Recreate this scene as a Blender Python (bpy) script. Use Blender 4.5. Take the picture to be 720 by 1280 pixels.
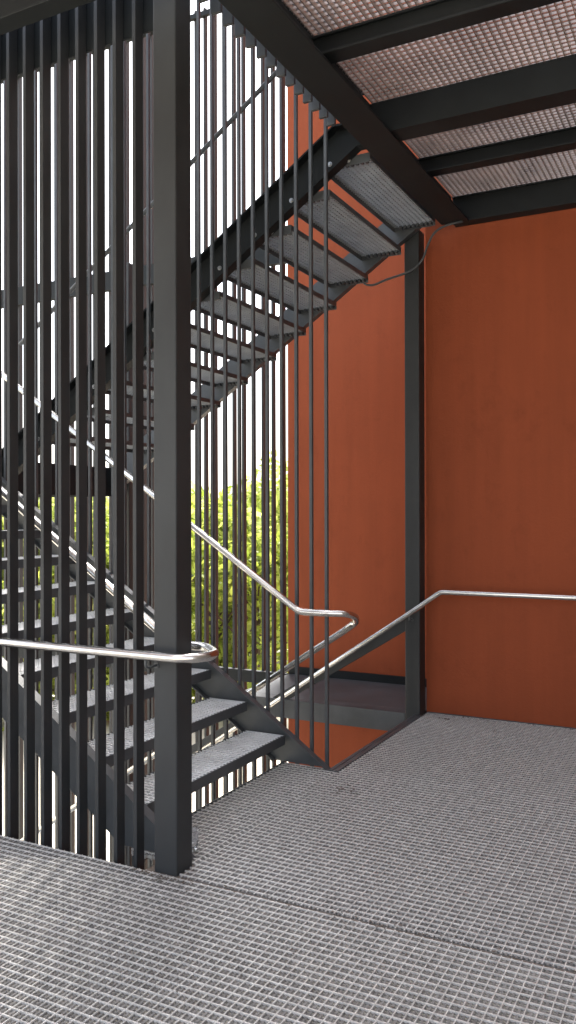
import bpy, math, random
from mathutils import Vector, Matrix
random.seed(7)
scn = bpy.context.scene
for o in list(bpy.data.objects): bpy.data.objects.remove(o)
COL = scn.collection

# ------------------------------------------------------------------ camera
cam = bpy.data.cameras.new('camera'); camo = bpy.data.objects.new('camera', cam); COL.objects.link(camo)
cam.sensor_fit = 'VERTICAL'; cam.sensor_height = 36.0
cam.lens = 36.0 * 1050.3 / 1280.0
cam.clip_start = 0.05; cam.clip_end = 3000
YAW, PITCH, ROLL = 0.48206, 0.00149, -0.00204
F = Vector((-math.sin(YAW) * math.cos(PITCH), math.cos(YAW) * math.cos(PITCH), math.sin(PITCH)))
R0 = Vector((math.cos(YAW), math.sin(YAW), 0)); U0 = R0.cross(F)
R2 = math.cos(ROLL) * R0 + math.sin(ROLL) * U0; U2 = -math.sin(ROLL) * R0 + math.cos(ROLL) * U0
camo.matrix_world = Matrix(((R2.x, U2.x, -F.x, 0), (R2.y, U2.y, -F.y, 0), (R2.z, U2.z, -F.z, 1.6), (0, 0, 0, 1)))
scn.camera = camo

# ------------------------------------------------------------------ light
SUN_EL = math.radians(58); SUN_DIR = Vector((-0.24, 0.97, 0)).normalized()   # towards the sun, horizontal part
world = bpy.data.worlds.new('World'); scn.world = world; world.use_nodes = True
wn = world.node_tree; bg = wn.nodes['Background']
sky = wn.nodes.new('ShaderNodeTexSky'); sky.sky_type = 'NISHITA'; sky.sun_disc = False
sky.sun_elevation = SUN_EL; sky.sun_rotation = math.atan2(SUN_DIR.x, SUN_DIR.y)
sky.dust_density = 4.0; sky.air_density = 1.0; sky.ozone_density = 1.0
hs = wn.nodes.new('ShaderNodeHueSaturation'); hs.inputs['Saturation'].default_value = 0.45
wn.links.new(sky.outputs[0], hs.inputs['Color']); wn.links.new(hs.outputs[0], bg.inputs[0])
bg.inputs[1].default_value = 0.15
sun = bpy.data.lights.new('sun', 'SUN'); suno = bpy.data.objects.new('sun', sun); COL.objects.link(suno)
sun.energy = 2.6; sun.angle = math.radians(8); sun.color = (1.0, 0.95, 0.87)
sd = Vector((SUN_DIR.x * math.cos(SUN_EL), SUN_DIR.y * math.cos(SUN_EL), math.sin(SUN_EL)))
suno.rotation_euler = sd.to_track_quat('Z', 'Y').to_euler()
vs = scn.view_settings; vs.view_transform = 'Standard'; vs.look = 'None'; vs.gamma = 1; vs.use_curve_mapping = False
vs.exposure = 2.2

# ------------------------------------------------------------------ materials
def mat(name, col, rough=0.5, metal=0.0, var=0.15, scale=6.0, stretch=(1, 1, 1), bump=0.0, bscale=80, spec=0.5, rvar=0.1, col2=None, fac=(0.35, 0.7)):
    m = bpy.data.materials.new(name); m.use_nodes = True; n = m.node_tree; p = n.nodes['Principled BSDF']
    tc = n.nodes.new('ShaderNodeTexCoord'); mp = n.nodes.new('ShaderNodeMapping'); mp.inputs['Scale'].default_value = stretch
    geo = n.nodes.new('ShaderNodeNewGeometry')
    n.links.new(geo.outputs['Position'], mp.inputs['Vector'])
    no = n.nodes.new('ShaderNodeTexNoise'); no.inputs['Scale'].default_value = scale; no.inputs['Detail'].default_value = 8; no.inputs['Roughness'].default_value = .62
    n.links.new(mp.outputs[0], no.inputs['Vector'])
    r = n.nodes.new('ShaderNodeValToRGB'); r.color_ramp.elements[0].position = fac[0]; r.color_ramp.elements[1].position = fac[1]
    c2 = col2 if col2 else tuple(c * (1 + var) for c in col); c1 = tuple(c * (1 - var) for c in col) if not col2 else col
    r.color_ramp.elements[0].color = (*c1, 1); r.color_ramp.elements[1].color = (*c2, 1)
    n.links.new(no.outputs['Fac'], r.inputs[0]); n.links.new(r.outputs[0], p.inputs['Base Color'])
    mr = n.nodes.new('ShaderNodeMapRange'); mr.inputs['To Min'].default_value = max(0.02, rough - rvar); mr.inputs['To Max'].default_value = min(1, rough + rvar)
    n.links.new(no.outputs['Fac'], mr.inputs[0]); n.links.new(mr.outputs[0], p.inputs['Roughness'])
    p.inputs['Metallic'].default_value = metal; p.inputs['Specular IOR Level'].default_value = spec
    if bump:
        nb = n.nodes.new('ShaderNodeTexNoise'); nb.inputs['Scale'].default_value = bscale; nb.inputs['Detail'].default_value = 6
        n.links.new(geo.outputs['Position'], nb.inputs['Vector'])
        b = n.nodes.new('ShaderNodeBump'); b.inputs['Strength'].default_value = bump; b.inputs['Distance'].default_value = 0.01
        n.links.new(nb.outputs['Fac'], b.inputs['Height']); n.links.new(b.outputs[0], p.inputs['Normal'])
    return m
M_steel = mat('charcoal_paint', (0.034, 0.036, 0.038), 0.52, spec=.35, var=0.2, scale=3, stretch=(1, 1, .5), bump=.05, bscale=300)
M_beam = mat('beam_paint', (0.012, 0.0145, 0.016), 0.6, spec=.25, var=0.2, scale=4, bump=.06, bscale=300)
M_stair = mat('stair_paint', (0.07, 0.076, 0.082), 0.42, var=0.18, scale=5, bump=.05, bscale=300)
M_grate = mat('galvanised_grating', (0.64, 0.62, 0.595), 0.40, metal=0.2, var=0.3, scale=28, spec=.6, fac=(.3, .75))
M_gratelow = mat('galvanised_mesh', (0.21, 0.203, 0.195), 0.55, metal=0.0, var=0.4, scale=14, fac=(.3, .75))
M_tread = mat('tread_grating', (0.30, 0.32, 0.34), 0.45, var=0.15, scale=5, spec=.6)  # darker copy of the tread steel, underside shade put into the colour
M_ceil = mat('warm_tinted_grating', (0.42, 0.33, 0.28), 0.30, metal=.5, var=0.3, scale=4, fac=(.3, .75))  # warm tint paints in orange light bounced off the wall
M_side = mat('bounce_grey', (0.3, 0.28, 0.26), 0.8)  # grey picked for the light the unseen side wall bounces
M_lit_tread = mat('lit_tread_grating', (0.78, 0.79, 0.80), 0.4, metal=.2, var=0.15, scale=5, spec=.6)  # same treads made paler, skylight on their tops put into the colour
M_inox = mat('stainless_steel', (0.74, 0.72, 0.69), 0.22, metal=1.0, var=0.05, scale=20, rvar=.05)
M_bolt = mat('zinc', (0.4, 0.4, 0.4), 0.35, metal=1.0, var=.1)
M_dirt = mat('rusty_dirt', (0.10, 0.075, 0.055), 0.9, var=.4, scale=12, col2=(0.2, 0.17, 0.15))
M_cable = mat('black_cable', (0.06, 0.065, 0.07), 0.5)
M_ledge = mat('grey_sheet', (0.075, 0.08, 0.086), 0.6, var=0.25, scale=3, bump=.1, bscale=60)

def wall_mat():
    m = bpy.data.materials.new('orange_render'); m.use_nodes = True; n = m.node_tree; p = n.nodes['Principled BSDF']
    geo = n.nodes.new('ShaderNodeNewGeometry')
    def noise(sc, st, det=6, ro=.6):
        mp = n.nodes.new('ShaderNodeMapping'); mp.inputs['Scale'].default_value = st
        t = n.nodes.new('ShaderNodeTexNoise'); t.inputs['Scale'].default_value = sc; t.inputs['Detail'].default_value = det; t.inputs['Roughness'].default_value = ro
        n.links.new(geo.outputs['Position'], mp.inputs[0]); n.links.new(mp.outputs[0], t.inputs['Vector']); return t
    big = noise(1.2, (1, 1, .9)); streak = noise(7, (1, 1, .06), 5); fine = noise(45, (1, 1, 1), 8, .7)
    r = n.nodes.new('ShaderNodeValToRGB'); r.color_ramp.elements[0].position = .3; r.color_ramp.elements[1].position = .72
    r.color_ramp.elements[0].color = (0.26, 0.057, 0.019, 1); r.color_ramp.elements[1].color = (0.345, 0.075, 0.026, 1)
    a = n.nodes.new('ShaderNodeMath'); a.operation = 'MULTIPLY_ADD'; a.inputs[1].default_value = .4
    b = n.nodes.new('ShaderNodeMath'); b.operation = 'MULTIPLY'; b.inputs[1].default_value = .62
    n.links.new(streak.outputs['Fac'], b.inputs[0]); n.links.new(big.outputs['Fac'], a.inputs[0]); n.links.new(b.outputs[0], a.inputs[2])
    n.links.new(a.outputs[0], r.inputs[0])
    r2 = n.nodes.new('ShaderNodeValToRGB'); r2.color_ramp.elements[0].position = .3; r2.color_ramp.elements[1].position = .45
    r2.color_ramp.elements[0].color = (.72, .70, .68, 1); r2.color_ramp.elements[1].color = (1, 1, 1, 1)
    blot = noise(5, (1, 1, .7), 5, .7); n.links.new(blot.outputs['Fac'], r2.inputs[0])
    mx = n.nodes.new('ShaderNodeMix'); mx.data_type = 'RGBA'; mx.blend_type = 'MULTIPLY'; mx.inputs[0].default_value = .4
    n.links.new(r.outputs[0], mx.inputs[6]); n.links.new(r2.outputs[0], mx.inputs[7]); n.links.new(mx.outputs[2], p.inputs['Base Color'])
    p.inputs['Roughness'].default_value = .75; p.inputs['Specular IOR Level'].default_value = .3
    bm = n.nodes.new('ShaderNodeBump'); bm.inputs['Strength'].default_value = .35; bm.inputs['Distance'].default_value = .006
    n.links.new(fine.outputs['Fac'], bm.inputs['Height']); n.links.new(bm.outputs[0], p.inputs['Normal'])
    return m
M_wall = wall_mat()

def leaf_mat(name, c1, c2):
    m = bpy.data.materials.new(name); m.use_nodes = True; n = m.node_tree
    p = n.nodes['Principled BSDF']; out = n.nodes['Material Output']
    geo = n.nodes.new('ShaderNodeNewGeometry'); r = n.nodes.new('ShaderNodeValToRGB')
    r.color_ramp.elements[0].color = (*c1, 1); r.color_ramp.elements[1].color = (*c2, 1)
    n.links.new(geo.outputs['Random Per Island'], r.inputs[0]); n.links.new(r.outputs[0], p.inputs['Base Color'])
    p.inputs['Roughness'].default_value = .5
    t = n.nodes.new('ShaderNodeBsdfTranslucent'); n.links.new(r.outputs[0], t.inputs[0])
    mx = n.nodes.new('ShaderNodeMixShader'); mx.inputs[0].default_value = .55
    n.links.new(p.outputs[0], mx.inputs[1]); n.links.new(t.outputs[0], mx.inputs[2]); n.links.new(mx.outputs[0], out.inputs[0])
    return m
M_leaf = leaf_mat('bush_leaf', (0.14, 0.20, 0.02), (0.52, 0.58, 0.11))
M_leaf2 = leaf_mat('pale_leaf', (0.24, 0.31, 0.05), (0.62, 0.66, 0.2))
M_bark = mat('bark', (0.10, 0.07, 0.05), .9, var=.3, scale=10)
M_ground = mat('pale_paving', (0.42, 0.38, 0.30), .85, var=.2, scale=.6, col2=(0.55, 0.51, 0.42))

# ------------------------------------------------------------------ helpers
class MB:
    def __init__(s): s.v = []; s.f = []
    def box(s, x0, x1, y0, y1, z0, z1):
        b = len(s.v)
        s.v += [(x0, y0, z0), (x1, y0, z0), (x1, y1, z0), (x0, y1, z0), (x0, y0, z1), (x1, y0, z1), (x1, y1, z1), (x0, y1, z1)]
        s.f += [tuple(b + i for i in q) for q in ((0, 3, 2, 1), (4, 5, 6, 7), (0, 1, 5, 4), (1, 2, 6, 5), (2, 3, 7, 6), (3, 0, 4, 7))]
        return s
    def prism_xz(s, pts, y0, y1):                       # polygon in xz extruded along y
        b = len(s.v); n = len(pts)
        s.v += [(x, y0, z) for x, z in pts] + [(x, y1, z) for x, z in pts]
        s.f += [tuple(b + i for i in range(n)), tuple(b + n + i for i in reversed(range(n)))]
        s.f += [(b + i, b + n + i, b + n + (i + 1) % n, b + (i + 1) % n) for i in range(n)]
        return s
    def ngon_cyl(s, c, axis, r, h, n=10):
        b = len(s.v); c = Vector(c); ax = Vector(axis).normalized()
        u = ax.orthogonal().normalized(); w = ax.cross(u)
        for k in (0, 1):
            for i in range(n):
                a = 2 * math.pi * i / n; s.v.append(tuple(c + ax * h * k + u * r * math.cos(a) + w * r * math.sin(a)))
        s.f += [tuple(b + i for i in reversed(range(n))), tuple(b + n + i for i in range(n))]
        s.f += [(b + i, b + (i + 1) % n, b + n + (i + 1) % n, b + n + i) for i in range(n)]
        return s
    def mesh(s, name):
        me = bpy.data.meshes.new(name); me.from_pydata(s.v, [], s.f)
        import bmesh
        bm = bmesh.new(); bm.from_mesh(me); bmesh.ops.recalc_face_normals(bm, faces=bm.faces); bm.to_mesh(me); bm.free()
        return me
    def build(s, name, m, parent=None, bevel=0, smooth=False):
        me = s.mesh(name); me.materials.append(m); o = bpy.data.objects.new(name, me); COL.objects.link(o)
        if parent: o.parent = parent
        if smooth:
            for p in me.polygons: p.use_smooth = True
        if bevel:
            md = o.modifiers.new('bevel', 'BEVEL'); md.width = bevel; md.segments = 2; md.limit_method = 'ANGLE'
        return o
def thing(name, label, cat, loc=(0, 0, 0), group=None):
    o = bpy.data.objects.new(name, None); COL.objects.link(o); o.location = loc; o.empty_display_size = .2
    o['label'] = label; o['category'] = cat
    if group: o['group'] = group
    return o
def tag(o, label, cat, group=None):
    o['label'] = label; o['category'] = cat
    if group: o['group'] = group
    return o
def relmesh(o, parent):
    """parent keeps world placement: children were modelled in world space"""
    o.parent = parent; o.matrix_parent_inverse = Matrix.Translation(parent.location).inverted(); return o
def part(mb, name, m, parent, **k):
    o = mb.build(name, m, None, **k); return relmesh(o, parent)
def round_path(pts, rad=0.06, seg=6):
    P = [Vector(p) for p in pts]; out = [P[0]]
    for i in range(1, len(P) - 1):
        a, b, c = P[i - 1], P[i], P[i + 1]; r = min(rad, (a - b).length * .49, (c - b).length * .49)
        p = b + (a - b).normalized() * r; q = b + (c - b).normalized() * r
        for k in range(seg + 1):
            t = k / seg; out.append((1 - t) ** 2 * p + 2 * t * (1 - t) * b + t * t * q)
    out.append(P[-1]); return out
def tube_mb(pts, r, n=16):
    s = MB(); P = pts; T = []
    for i in range(len(P)):
        T.append((P[min(i + 1, len(P) - 1)] - P[max(i - 1, 0)]).normalized())
    u = T[0].orthogonal().normalized(); rings = []
    for i, p in enumerate(P):
        u = (u - T[i] * u.dot(T[i])).normalized(); w = T[i].cross(u); ring = []
        for k in range(n):
            a = 2 * math.pi * k / n; ring.append(len(s.v)); s.v.append(tuple(p + u * r * math.cos(a) + w * r * math.sin(a)))
        rings.append(ring)
    for i in range(len(rings) - 1):
        for k in range(n): s.f.append((rings[i][k], rings[i][(k + 1) % n], rings[i + 1][(k + 1) % n], rings[i + 1][k]))
    s.f += [tuple(reversed(rings[0])), tuple(rings[-1])]
    return s

RISE, GO = 0.185, 0.28
# ------------------------------------------------------------------ gratings
def grating_mb(x0, x1, y0, y1, top, px=0.037, py=0.040, deep=0.028, infill=True, wx=0.006, wy=0.004, deepx=None):
    """wx: thickness of bars running along X, wy: of bars running along Y"""
    a = MB(); b = MB()
    y = y0 + py / 2
    while y < y1:
        a.box(x0, x1, y - wx / 2, y + wx / 2, top - (deepx or deep), top); y += py
    x = x0 + px / 2
    while x < x1:
        a.box(x - wy / 2, x + wy / 2, y0, y1, top - deep + .001, top - .0012); x += px
    if infill:
        y = y0 + .0
        hy = py / 3
        k = 0
        y = y0 + py / 2
        while y < y1 + py:                              # pressed mesh between the bars: leaves 2 x 2 little holes per cell
            for c, w in ((y, .014), (y + py / 2, .0085)):
                if y0 < c < y1: b.box(x0, x1, c - w / 2, c + w / 2, top - .0085, top - .0065)
            y += py
        x = x0 + px / 2
        while x < x1 + px:
            for c, w in ((x, .012), (x + px / 2, .0085)):
                if x0 < c < x1: b.box(c - w / 2, c + w / 2, y0, y1, top - .0060, top - .0040)
            x += px
    return a, b

# floor: the deck the camera stands on
a1, b1 = grating_mb(-7.0, 2.0, -1.5, 3.052, 0)
a2, b2 = grating_mb(-2.16, 2.0, 3.066, 4.74, 0)
a4, b4 = grating_mb(-2.53, -2.161, 3.195, 4.778, 0)
a3, b3 = grating_mb(-2.14, 2.0, 4.745, 6.49, 0)
fl = MB(); fm = MB()
def merge(dst, src):
    b = len(dst.v); dst.v += src.v; dst.f += [tuple(b + i for i in q) for q in src.f]
for q in (a1, a2, a3, a4): merge(fl, q)
for q in (b1, b2, b3, b4): merge(fm, q)
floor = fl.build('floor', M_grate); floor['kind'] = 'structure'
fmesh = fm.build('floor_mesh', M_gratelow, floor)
fe = MB()                                               # edge angles, seam bar and cross joists of the deck
fe2 = MB().box(-2.205, -2.178, 4.745, 6.36, -.05, .006).box(-2.1775, -2.142, 4.745, 6.36, -.04, .003); fe2.build('nosing_strip', M_stair, floor, bevel=.002)
fe.box(-2.139, -2.0, 6.492, 6.503, -.03, .006); fe.box(-2.0, 2.0, 6.492, 6.503, -.03, .006)
fe.box(-2.542, -2.532, 3.23, 4.778, -.10, .002)
fe.build('edge_angle', M_stair, floor, bevel=.002)
sm = MB(); sm.box(-2.15, 2.0, 3.0535, 3.0645, -.03, -.006)
sm.build('seam', M_dirt, floor)
je = MB()
for y in (-.2, 1.4, 3.03, 4.8, 5.7): je.box(-2.1, 2.0, y, y + .06, -.2, -.031)
for y in (-.2, 1.4): je.box(-7, -2.1, y, y + .06, -.2, -.031)
je.box(-7, -2.3, 2.96, 3.05, -.2, -.031)
je.build('joist', M_beam, floor)
low = MB(); low.box(-7.0, 2.0, -1.5, 3.05, -1.36, -1.30); low.box(-2.1, 2.0, 3.05, 6.49, -1.36, -1.30)

# ground and far setting
g = MB(); g.box(-1500, 1500, -1500, 1500, -4.3, -4.07); gr = g.build('ground', M_ground); gr['kind'] = 'structure'

# ------------------------------------------------------------------ building
bld = thing('building', 'orange-red rendered building wall behind the stairs, stepping back left of the far post', 'building', (-1, 6.51, -4.07))
part(MB().box(-2.15, 6.0, 6.51, 7.448, -4.07, 7.6), 'front_wall', M_wall, bld)
part(MB().box(-3.90, 6.0, 7.452, 12.0, -4.07, 10.5), 'recessed_wall', M_wall, bld)  # unseen top raised to keep the sun off the deck
part(MB().box(2.02, 6.0, 0.3, 6.508, -4.07, 7.6), 'unseen_side_wall', M_side, bld)  # unseen wall, length and grey set to steer light onto the deck
part(MB().box(-3.88, -2.17, 6.52, 7.45, -.16, 0.0).box(-3.88, -2.29, 6.385, 6.52, -.16, 0.0), 'ledge', M_ledge, bld, bevel=.004)
part(MB().box(-3.88, -2.16, 7.425, 7.45, 0.002, .075), 'dark_strip', M_beam, bld)  # dark strip along the foot of the recessed wall

# ------------------------------------------------------------------ posts
def post(name, x0, x1, y0, y1, z0, z1, label):
    t = thing('steel_post', label, 'post', ((x0 + x1) / 2, (y0 + y1) / 2, z0))
    part(MB().box(x0, x1, y0, y1, z0, z1), 'shaft', M_steel, t, bevel=.007)
    return t
p1 = post('p', -2.287, -2.163, 3.066, 3.190, -4.07, 4.05, 'thick square charcoal post at the near corner of the deck, wrapped by the looping handrail')
mbp = MB().box(-2.33, -2.12, 3.056, 3.21, -.02, -.008); part(mbp, 'base_plate', M_dirt, p1)
p2 = post('p', -2.283, -2.160, 6.372, 6.508, -4.07, 3.85, 'dark square post standing against the orange wall at the far end of the deck edge')
post('p', -5.18, -5.06, 6.40, 6.52, -4.07, 4.0, 'dark square post carrying the mid landing behind the slats')

# ------------------------------------------------------------------ overhead deck
od = thing('overhead_deck', 'upper grating deck on dark steel joists overhead at the top right', 'ceiling', (-1, 4, 4.07))
oa = MB(); ob = MB()
def og(x0, x1, y0, y1):
    a, b = grating_mb(x0, x1, y0, y1, 4.085, deep=.030, deepx=.016, infill=False, wx=.003, wy=.005)
    merge(oa, a)
    y = y0 + .02
    while y < y1:
        ob.box(x0, x1, y + .0175, y + .0225, 4.0735, 4.0755); y += .040
og(-1.90, 2.0, -1.4, 6.50); og(-8.0, -1.90, -1.4, 2.855)
part(oa, 'grating', M_ceil, od); part(ob, 'mesh_infill', M_ceil, od)
def chan_x(name, x0, x1, web, f0, f1, z0, z1=4.058, t=.012):
    """channel along X: web plane at y=web, bottom flange from f0 to f1"""
    m = MB(); m.box(x0, x1, web, web + t, z0 + t, z1).box(x0, x1, f0, f1, z0, z0 + t)
    m.box(x0, x1, max(f0, web - .02), web - .001, z1 - t, z1)
    return part(m, name, M_beam, od, bevel=.003)
chan_x('joist', -1.895, 2.0, 3.915, 3.815, 3.927, 3.905)
chan_x('joist', -1.895, 2.0, 4.70, 4.70, 4.865, 3.87)
chan_x('joist', -1.895, 2.0, 5.595, 5.50, 5.607, 3.92)
chan_x('joist', -1.895, 2.0, 6.40, 6.375, 6.49, 3.853)
for y in (2.0, 1.0, 0.0, -1.0): chan_x('joist', -8.0, 2.0, y, y - .09, y + .012, 3.91)
m = MB(); m.box(-8, 2.0, 2.862, 2.874, 3.862, 4.058).box(-8, 2.0, 2.775, 2.874, 3.85, 3.862)
part(m, 'front_beam', M_beam, od, bevel=.003)
m = MB(); m.box(-1.91, -1.897, 2.876, 6.375, 3.864, 4.058).box(-1.975, -1.76, 2.876, 6.374, 3.848, 3.861).box(-1.975, -1.963, 3.07, 6.37, 3.865, 4.10)
part(m, 'edge_beam', M_beam, od, bevel=.003)
part(MB().box(-8, -2.166, 3.142, 3.154, 3.83, 4.15), 'fascia_plate', M_beam, od)

# short slat ends hanging under the stair opening
tb = thing('slat_screen', 'upper screen of slats whose lower ends hang just below the overhead edge beam', 'screen', (-2.12, 3.9, 3.94))
for k in range(14):
    y = 3.235 + k * .1075
    part(MB().box(-2.150, -2.095, y - .011, y + .011, 3.95, 7.0), 'slat', M_stair, tb, bevel=.003)
part(MB().box(-2.152, -1.978, 3.2, 4.86, 4.205, 4.22), 'mounting_strip', M_beam, tb)

# ------------------------------------------------------------------ stairs
def tread_meshes(y0, y1, M_tread, depth=.292):
    a, b = grating_mb(-depth + .008, -.006, y0 + .006, y1 - .006, 0, px=.0345, py=.034, deep=.030, infill=False, wx=.008, wy=.005)
    A = a.mesh('grating'); A.materials.append(M_tread)
    n = MB().box(-.006, 0, y0, y1, -.058, .001).box(-.03, -.0065, y0 + .006, y1 - .006, -.006, -.0025)
    N = n.mesh('nosing'); N.materials.append(M_stair)
    e = MB().box(-depth, -.0065, y0, y0 + .005, -.058, .0).box(-depth, -.0065, y1 - .005, y1, -.058, .0).box(-depth, -depth + .006, y0 + .005, y1 - .005, -.034, -.001)
    for y in (y0 + .005, y1 - .045):                    # notched end of the bearing bars seen from below
        k = 0
        while k < 8:
            xx = -depth + .02 + k * .0345; e.box(xx, xx + .018, y, y + .04, -.052, -.031); k += 1
    E_ = e.mesh('end_plate'); E_.materials.append(M_stair)
    return A, N, E_
def stringer(pts_fn, x_lo, x_hi, web0, web1, f0, f1, slope, ztop, depth=.27, foot=None):
    """sloping channel in plane y: top edge z = ztop(x)"""
    m = MB(); m.prism_xz([(x_lo, ztop(x_lo)), (x_hi, ztop(x_hi)), (x_hi, ztop(x_hi) - depth), (x_lo, ztop(x_lo) - depth)], web0, web1)
    t = .012
    m.prism_xz([(x_lo, ztop(x_lo)), (x_hi, ztop(x_hi)), (x_hi, ztop(x_hi) - t), (x_lo, ztop(x_lo) - t)], f0, f1)
    m.prism_xz([(x_lo, ztop(x_lo) - depth + t), (x_hi, ztop(x_hi) - depth + t), (x_hi, ztop(x_hi) - depth), (x_lo, ztop(x_lo) - depth)], f0, f1)
    return m
def flight(label, nose0, z0, sgn, y0, y1, n, tm=None, depth=.292, group='steel stair flights'):
    """sgn=-1: climbs towards -x (nosing faces +x); sgn=+1: climbs towards +x. nose0,z0: lowest nosing"""
    t = thing('stair_flight', label, 'stairs', (nose0, (y0 + y1) / 2, z0), group)
    A, N, E_ = tread_meshes(y0 - (y0 + y1) / 2, y1 - (y0 + y1) / 2, tm or M_tread, depth)
    for k in range(n):
        tr = bpy.data.objects.new('tread', A); COL.objects.link(tr); tr.parent = t
        tr.location = (sgn * GO * k, 0, RISE * k)
        if sgn > 0: tr.rotation_euler = (0, 0, math.pi)
        for nm, me in (('nosing', N), ('end_plate', E_)):
            c = bpy.data.objects.new(nm, me); COL.objects.link(c); c.parent = tr
    return t
SL = RISE / GO
# flight up from the deck, near lane
fa = flight('open grating stair climbing left from the deck behind the near slats', -2.502, .185, -1, 3.275, 4.735, 10, M_lit_tread)
zt = lambda x: -.003 + .690 * (-2.197 - x) if x > -2.9 else -.003 + .690 * (.703) + SL * (-2.9 - x)
def str_a(w0, w1, f0, f1):
    m = MB(); xs = [-2.197, -2.9, -5.10]; d = .27; tt = .012
    top = [(x, zt(x)) for x in xs]
    foot = -2.197 - .27 / .69
    web = top + [(-5.10, zt(-5.10) - d)] + [(-2.9, zt(-2.9) - d), (-2.60, zt(-2.6) - d), (-2.22, zt(-2.6) - d)]
    m.prism_xz(web, w0, w1)
    for i in range(2):
        m.prism_xz([top[i], top[i + 1], (top[i + 1][0], top[i + 1][1] - tt), (top[i][0], top[i][1] - tt)], f0, f1)
    lo = [(-2.60, zt(-2.6) - d), (-2.9, zt(-2.9) - d), (-5.1, zt(-5.1) - d)]
    for i in range(2):
        m.prism_xz([lo[i], lo[i + 1], (lo[i + 1][0], lo[i + 1][1] + tt), (lo[i][0], lo[i][1] + tt)], f0, f1)
    return m
part(str_a(4.780, 4.790, 4.738, 4.7795), 'stringer', M_stair, fa)
part(str_a(3.215, 3.225, 3.2255, 3.271), 'stringer', M_stair, fa)
# flight from the mid landing to the upper deck, far lane
nC = 10; xC = -2.340 - GO * (nC - 1); zC = 3.885 - RISE * (nC - 1)
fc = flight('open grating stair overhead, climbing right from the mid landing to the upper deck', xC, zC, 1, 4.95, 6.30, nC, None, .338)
ztc = lambda x: 4.068 + SL * 1.02 * (x + 2.217)
def str_c(w0, w1, f0, f1, dz=0.0, z_end=3.902, xr=-1.98):
    m = MB(); d = .275; tt = .014; xl = -5.20
    xb = (z_end - 4.068 + d) / (SL * 1.02) - 2.217
    top = [(xl, ztc(xl) + dz), (-2.217, 4.068 + dz), (xr, 4.068 + dz)]
    lo = [(xl, ztc(xl) - d + dz), (xb, z_end + dz), (xr, z_end + dz)]
    m.prism_xz(top + lo[::-1], w0, w1)
    for i in range(2):
        m.prism_xz([top[i], top[i + 1], (top[i + 1][0], top[i + 1][1] - tt), (top[i][0], top[i][1] - tt)], f0, f1)
        m.prism_xz([lo[i], lo[i + 1], (lo[i + 1][0], lo[i + 1][1] + tt), (lo[i][0], lo[i][1] + tt)], f0, f1)
    return m
part(str_c(4.932, 4.942, 4.862, 4.9315), 'stringer', M_beam, fc)
part(str_c(6.306, 6.316, 6.3165, 6.365), 'stringer', M_stair, fc)
bl = MB()
for k in range(nC):
    for dx in (.07, .20):
        x = xC + GO * k + dx; z = zC + RISE * k - .033
        part(MB().ngon_cyl((x, 4.931, z), (0, -1, 0), .011, .012, 6).ngon_cyl((x, 4.932, z), (0, -1, 0), .016, .003, 12), 'bolt', M_bolt, fc)
# flight down from the deck, far lane
nB = 10; xB = -2.44 - GO * (nB - 1) ; zB = -.185 * nB
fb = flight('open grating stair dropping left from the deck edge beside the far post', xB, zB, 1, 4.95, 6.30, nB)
def str_b(w0, w1, f0, f1):
    m = MB(); zt2 = lambda x: -.03 + SL * (x + 2.16); d = .27; xl, xr = -5.2, -2.21
    m.prism_xz([(xl, zt2(xl)), (xr, zt2(xr)), (xr, zt2(xr) - d), (xl, zt2(xl) - d)], w0, w1)
    m.prism_xz([(xl, zt2(xl)), (xr, zt2(xr)), (xr, zt2(xr) - .012), (xl, zt2(xl) - .012)], f0, f1)
    return m
part(str_b(4.932, 4.942, 4.87, 4.9315), 'stringer', M_stair, fb)
part(str_b(6.306, 6.316, 6.3165, 6.36), 'stringer', M_beam, fb)

def landing(z, label):
    t = thing('stair_landing', label, 'landing', (-5.9, 4.8, z), 'half way landings')
    a, b = grating_mb(-6.6, -5.21, 3.24, 6.38, z, deep=.03); merge(a, b); part(a, 'grating', M_tread, t)
    m = MB().box(-5.205, -5.19, 3.225, 6.395, z - .27, z).box(-6.62, -6.605, 3.225, 6.395, z - .27, z).box(-6.60, -5.21, 3.225, 3.236, z - .27, z).box(-6.60, -5.21, 6.384, 6.395, z - .27, z)
    for y in (4.0, 4.8, 5.6): m.box(-6.6, -5.21, y, y + .05, z - .2, z - .032)
    part(m, 'frame', M_beam, t)
landing(2.035, 'dark half way landing above eye level at the left end of the stairs')
landing(-2.035, 'dark half way landing below the deck where the lower stair ends')

# ------------------------------------------------------------------ slat screens
def slat_screen(label, xs, y0, y1, w, z0, z1, m, loc, nm='slat', bev=.002, cat='screen'):
    t = thing('slat_screen', label, cat, loc)
    for x in xs:
        dx = random.uniform(-.0015, .0015)
        part(MB().box(x - w / 2 + dx, x + w / 2 + dx, y0, y1, z0, z1), nm, m, t, bevel=bev)
    return t
PIT = .1127
ns = slat_screen('screen of deep dark vertical slats left of the near post', [-2.404 - PIT * k for k in range(34)], 3.080, 3.138, .020, -1.9, 7.0, M_steel, (-4, 3.1, -1.9))
ms = slat_screen('row of thin vertical bars between the two stair lanes', [-2.242 - .1067 * k for k in range(28)], 4.800, 4.824, .020, -2.2, 6.3, M_stair, (-3.5, 4.81, -2.2), 'bar', .0015)
osn = slat_screen('outer screen of vertical slats left of the orange wall, across the back of the stairwell', [-3.965 - .1160 * k for k in range(42)], 7.46, 7.515, .027, -4.07, 6.95, M_steel, (-6, 7.48, -4.07))
part(MB().box(-8.9, -3.905, 7.40, 7.458, 4.10, 4.31), 'rail_beam', M_beam, osn)
part(MB().box(-8.9, -3.905, 7.415, 7.458, 6.84, 6.89), 'top_rail', M_beam, osn)
part(MB().box(-8.9, -3.905, 7.40, 7.458, -.12, .0), 'rail_beam', M_beam, osn)

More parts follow.
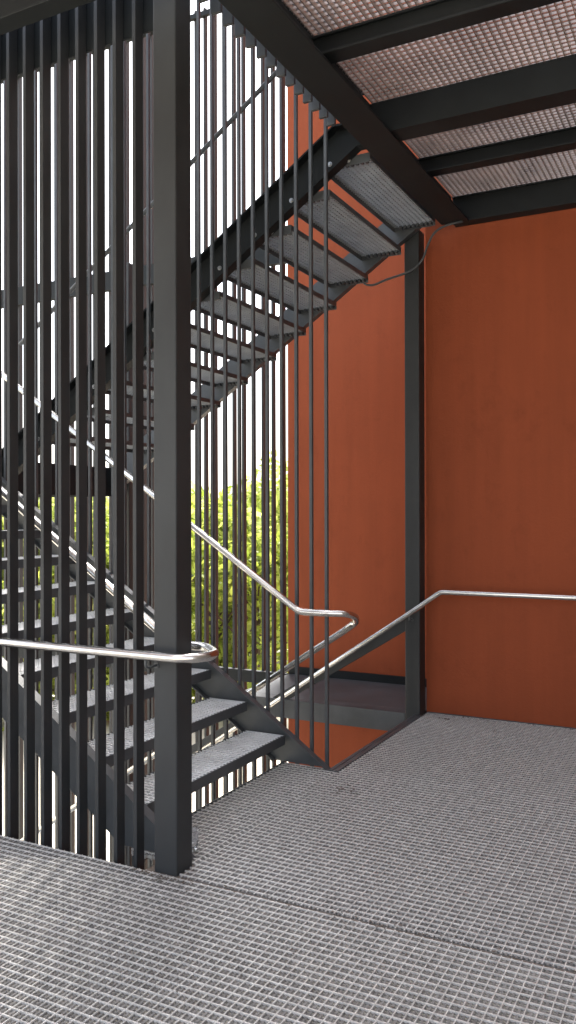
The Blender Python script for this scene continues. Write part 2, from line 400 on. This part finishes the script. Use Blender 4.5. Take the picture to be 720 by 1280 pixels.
# ------------------------------------------------------------------ handrails
def rail(name, pts, label, rad=.06, r=.0212, m=None):
    t = thing('handrail', label, 'handrail', pts[0])
    part(tube_mb(round_path(pts, rad, 8), r), 'tube', m or M_inox, t, smooth=True)
    return t
nz = lambda x: .185 + SL * (-2.502 - x)                    # nosing height, near lane
r1 = rail('r', [(-7, 2.985, .975), (-2.09, 2.985, .975), (-2.015, 3.06, .975), (-2.015, 3.16, .975), (-2.09, 3.235, .975), (-2.16, 3.30, .975), (-2.36, 3.32, .975), (-5.0, 3.32, .975 + SL * 2.64)],
          'stainless handrail in front of the near slats that loops round the near post', .07)
r2 = rail('r', [(-5.05, 4.68, .985 + SL * 2.68), (-2.37, 4.68, .985), (-2.19, 4.68, .985), (-2.075, 4.72, .985), (-2.06, 4.84, .955), (-2.10, 4.95, .905), (-2.20, 5.0, .84), (-5.05, 5.0, .84 - SL * 2.85)],
          'stainless handrail between the stair lanes, dropping right then turning back down in a hairpin', .045)
r3 = rail('r', [(1.95, 6.30, .985), (-1.965, 6.30, .988), (-2.245, 6.30, .792), (-5.05, 6.30, .792 - .678 * 2.805)],
          'stainless handrail along the orange wall, bending down at the far post', .03)
r4 = rail('r', [(-5.05, 5.0, 2.035 + .93), (-2.09, 5.0, 4.07 + .93), (-1.6, 5.0, 5.0)], 'thin handrail of the overhead stair, crossing the white sky', .05, .017, M_stair)
def bracket(t, x, y, z, yw, dz=-.055):
    m = tube_mb(round_path([(x, y, z - .02), (x, y, z + dz), (x, yw, z + dz)], .03, 4), .006, 8)
    m.ngon_cyl((x, yw, z + dz), (0, -1 if yw > y else 1, 0), .014, .004, 14)
    part(m, 'bracket', M_stair, t, smooth=False)
bracket(r3, -2.222, 6.30, .808, 6.371); bracket(r3, -.2, 6.30, .985, 6.509); bracket(r3, 1.2, 6.30, .985, 6.509)
bracket(r1, -2.27, 2.985, .975, 3.065)
# flat guard bar below the wall side rail
gb = MB(); gb.prism_xz([(-2.290, .755), (-2.290, .655), (-4.6, .655 - .62 * 2.31), (-4.6, .755 - .62 * 2.31)], 6.405, 6.425)
tag(gb.build('guard_bar', M_steel, bevel=.003), 'flat dark steel bar sloping down left from the far post, under the wall handrail', 'guard bar')

# ------------------------------------------------------------------ small things
cb = tube_mb(round_path([(-1.80, 6.352, 3.842), (-1.93, 6.352, 3.838), (-2.03, 6.355, 3.80), (-2.085, 6.355, 3.70), (-2.12, 6.355, 3.59), (-2.20, 6.355, 3.525), (-2.30, 6.355, 3.50), (-2.44, 6.352, 3.475), (-2.54, 6.345, 3.44), (-2.62, 6.335, 3.46), (-2.66, 6.335, 3.62)], .06, 8), .009, 10)
tag(cb.build('electric_cable', M_cable, smooth=True), 'black cable hanging in an S across the top of the far post', 'cable')
def cup():
    s = MB(); n = 28; prof = [(.026, .0), (.0265, .004), (.030, .05), (.034, .092), (.0355, .094), (.0335, .092), (.0293, .05), (.0255, .006), (0.0, .006)]
    cx, cy, cz = -2.262, 3.33, .002
    for r, z in prof:
        for i in range(n):
            a = 2 * math.pi * i / n; s.v.append((cx + max(r, .0005) * math.cos(a), cy + max(r, .0005) * math.sin(a), cz + z))
    for k in range(len(prof) - 1):
        for i in range(n): s.f.append((k * n + i, k * n + (i + 1) % n, (k + 1) * n + (i + 1) % n, (k + 1) * n + i))
    s.f.append(tuple(reversed(range(n))))
    m = bpy.data.materials.new('clear_plastic'); m.use_nodes = True; p = m.node_tree.nodes['Principled BSDF']
    p.inputs['Base Color'].default_value = (.95, .97, 1, 1); p.inputs['Transmission Weight'].default_value = .92; p.inputs['Roughness'].default_value = .12; p.inputs['IOR'].default_value = 1.35
    tag(s.build('plastic_cup', m, smooth=True), 'clear plastic cup standing on the deck right behind the near post', 'cup')
cup()

rnd = random.Random(3); db = MB()
def flake(x, y, sz):
    b = len(db.v); n = 6; z = rnd.uniform(.001, .003)
    ring = [(x + sz * rnd.uniform(.5, 1.2) * math.cos(6.283 * i / n), y + sz * rnd.uniform(.4, .9) * math.sin(6.283 * i / n), z + rnd.uniform(0, .0025)) for i in range(n)]
    db.v.extend(ring); db.v.extend([(p[0], p[1], p[2] + .002) for p in ring])
    db.f.extend([tuple(b + i for i in reversed(range(n))), tuple(b + n + i for i in range(n))]); db.f.extend([(b + i, b + (i + 1) % n, b + n + (i + 1) % n, b + n + i) for i in range(n)])
for _ in range(70): flake(-2.22 + rnd.gauss(0, .14), 3.03 - abs(rnd.gauss(0, .03)), rnd.uniform(.003, .008))
for _ in range(90): flake(rnd.uniform(-2.1, .4), 3.06 + rnd.gauss(0, .02), rnd.uniform(.003, .007))
for _ in range(60): flake(rnd.uniform(-2.1, .2), 6.47 - abs(rnd.gauss(0, .02)), rnd.uniform(.004, .009))
for _ in range(14): flake(-1.93 + rnd.gauss(0, .02), 6.34 + rnd.gauss(0, .012), rnd.uniform(.006, .012))
for _ in range(22): flake(-1.95 + rnd.gauss(0, .05), 4.45 + rnd.gauss(0, .04), rnd.uniform(.004, .01))
for _ in range(120): flake(rnd.uniform(-2.1, .5), rnd.uniform(1.6, 6.3), rnd.uniform(.002, .006))
dbo = db.build('debris', M_dirt); dbo['kind'] = 'stuff'; dbo['label'] = 'brown grit and crumbs of dirt scattered on the deck grating'; dbo['category'] = 'dirt'
# ------------------------------------------------------------------ vegetation
def bush(x, y, h, rad, m, label, nleaf=5200, name='leafy_tree', size=.11):
    rnd = random.Random(int(x * 31 + y * 17)); zg = -4.07
    t = thing(name, label, 'tree', (x, y, zg), 'trees beyond the stairwell')
    tr = MB()
    trunk = tube_mb([Vector((x, y, zg)), Vector((x + .1, y, zg + h * .3)), Vector((x - .05, y + .1, zg + h * .7))], .09, 8)
    clumps = []
    for i in range(16):
        a = rnd.uniform(0, 6.28); rr = rad * math.sqrt(rnd.random()) * .8; zz = zg + h * rnd.uniform(.12, .92)
        k = 1 - .5 * abs((zz - zg) / h - .45)
        clumps.append((Vector((x + rr * k * math.cos(a), y + rr * k * math.sin(a), zz)), rad * rnd.uniform(.28, .48)))
    for c, r in clumps:
        st = Vector((x, y, zg + (c.z - zg) * .5)); merge(trunk, tube_mb([st, (st + c) / 2 + Vector((0, 0, .1)), c], .03, 5))
    part(trunk, 'trunk', M_bark, t)
    lf = MB()
    for i in range(nleaf):
        c, r = clumps[rnd.randrange(len(clumps))]
        d = Vector((rnd.gauss(0, 1), rnd.gauss(0, 1), rnd.gauss(0, 1))).normalized() * r * rnd.random() ** .45
        p = c + d; p.z += rnd.gauss(0, .05)
        if p.z < zg + .05: p.z = zg + rnd.random() * .5
        u = Vector((rnd.gauss(0, 1), rnd.gauss(0, 1), rnd.gauss(0, .8))).normalized(); w = u.orthogonal().normalized(); w.rotate(Matrix.Rotation(rnd.uniform(0, 6.28), 3, u))
        L = size * rnd.uniform(.5, 1.5); W = L * .38; b = len(lf.v)
        lf.v += [tuple(p - u * L), tuple(p + w * W), tuple(p + u * L), tuple(p - w * W + u * L * .1)]; lf.f.append((b, b + 1, b + 2, b + 3))
    me = bpy.data.meshes.new('crown'); me.from_pydata(lf.v, [], lf.f); me.materials.append(m)
    o = bpy.data.objects.new('crown', me); COL.objects.link(o); relmesh(o, t)
spots = [(318, 24, 6.2, 2.6, 0, 'nearest the orange wall, seen between the thin bars'), (262, 25, 5.7, 2.7, 1, 'just right of the near post, seen between the thin bars'), (200, 24, 6.2, 2.7, 0, 'right behind the near post'),
         (140, 25.5, 6.4, 2.8, 1, 'second from the near post towards the left'), (82, 24, 5.9, 2.7, 0, 'third from the near post towards the left'), (24, 25, 6.4, 2.8, 1, 'at the left edge of the view'), (-35, 24.5, 6.8, 2.8, 0, 'just outside the left edge'),
         (352, 32, 7.2, 3.4, 1, 'half hidden by the corner of the orange wall'), (288, 34, 7.3, 3.6, 0, 'seen between the thin bars'), (165, 33, 7.0, 3.6, 1, 'left of the near post'), (50, 33, 7.2, 3.6, 0, 'near the left edge')]
for i, (u, r, h, rad, k, where) in enumerate(spots):
    an = YAW + math.atan((360 - u) / 1050.3)
    front = r < 28
    bush(-r * math.sin(an), r * math.cos(an), h, rad, (M_leaf, M_leaf2)[k],
         ('darker green' if k == 0 else 'pale') + (' front row' if front else ' back row') + ' tree ' + where, 5600, size=.15 if front else .2)
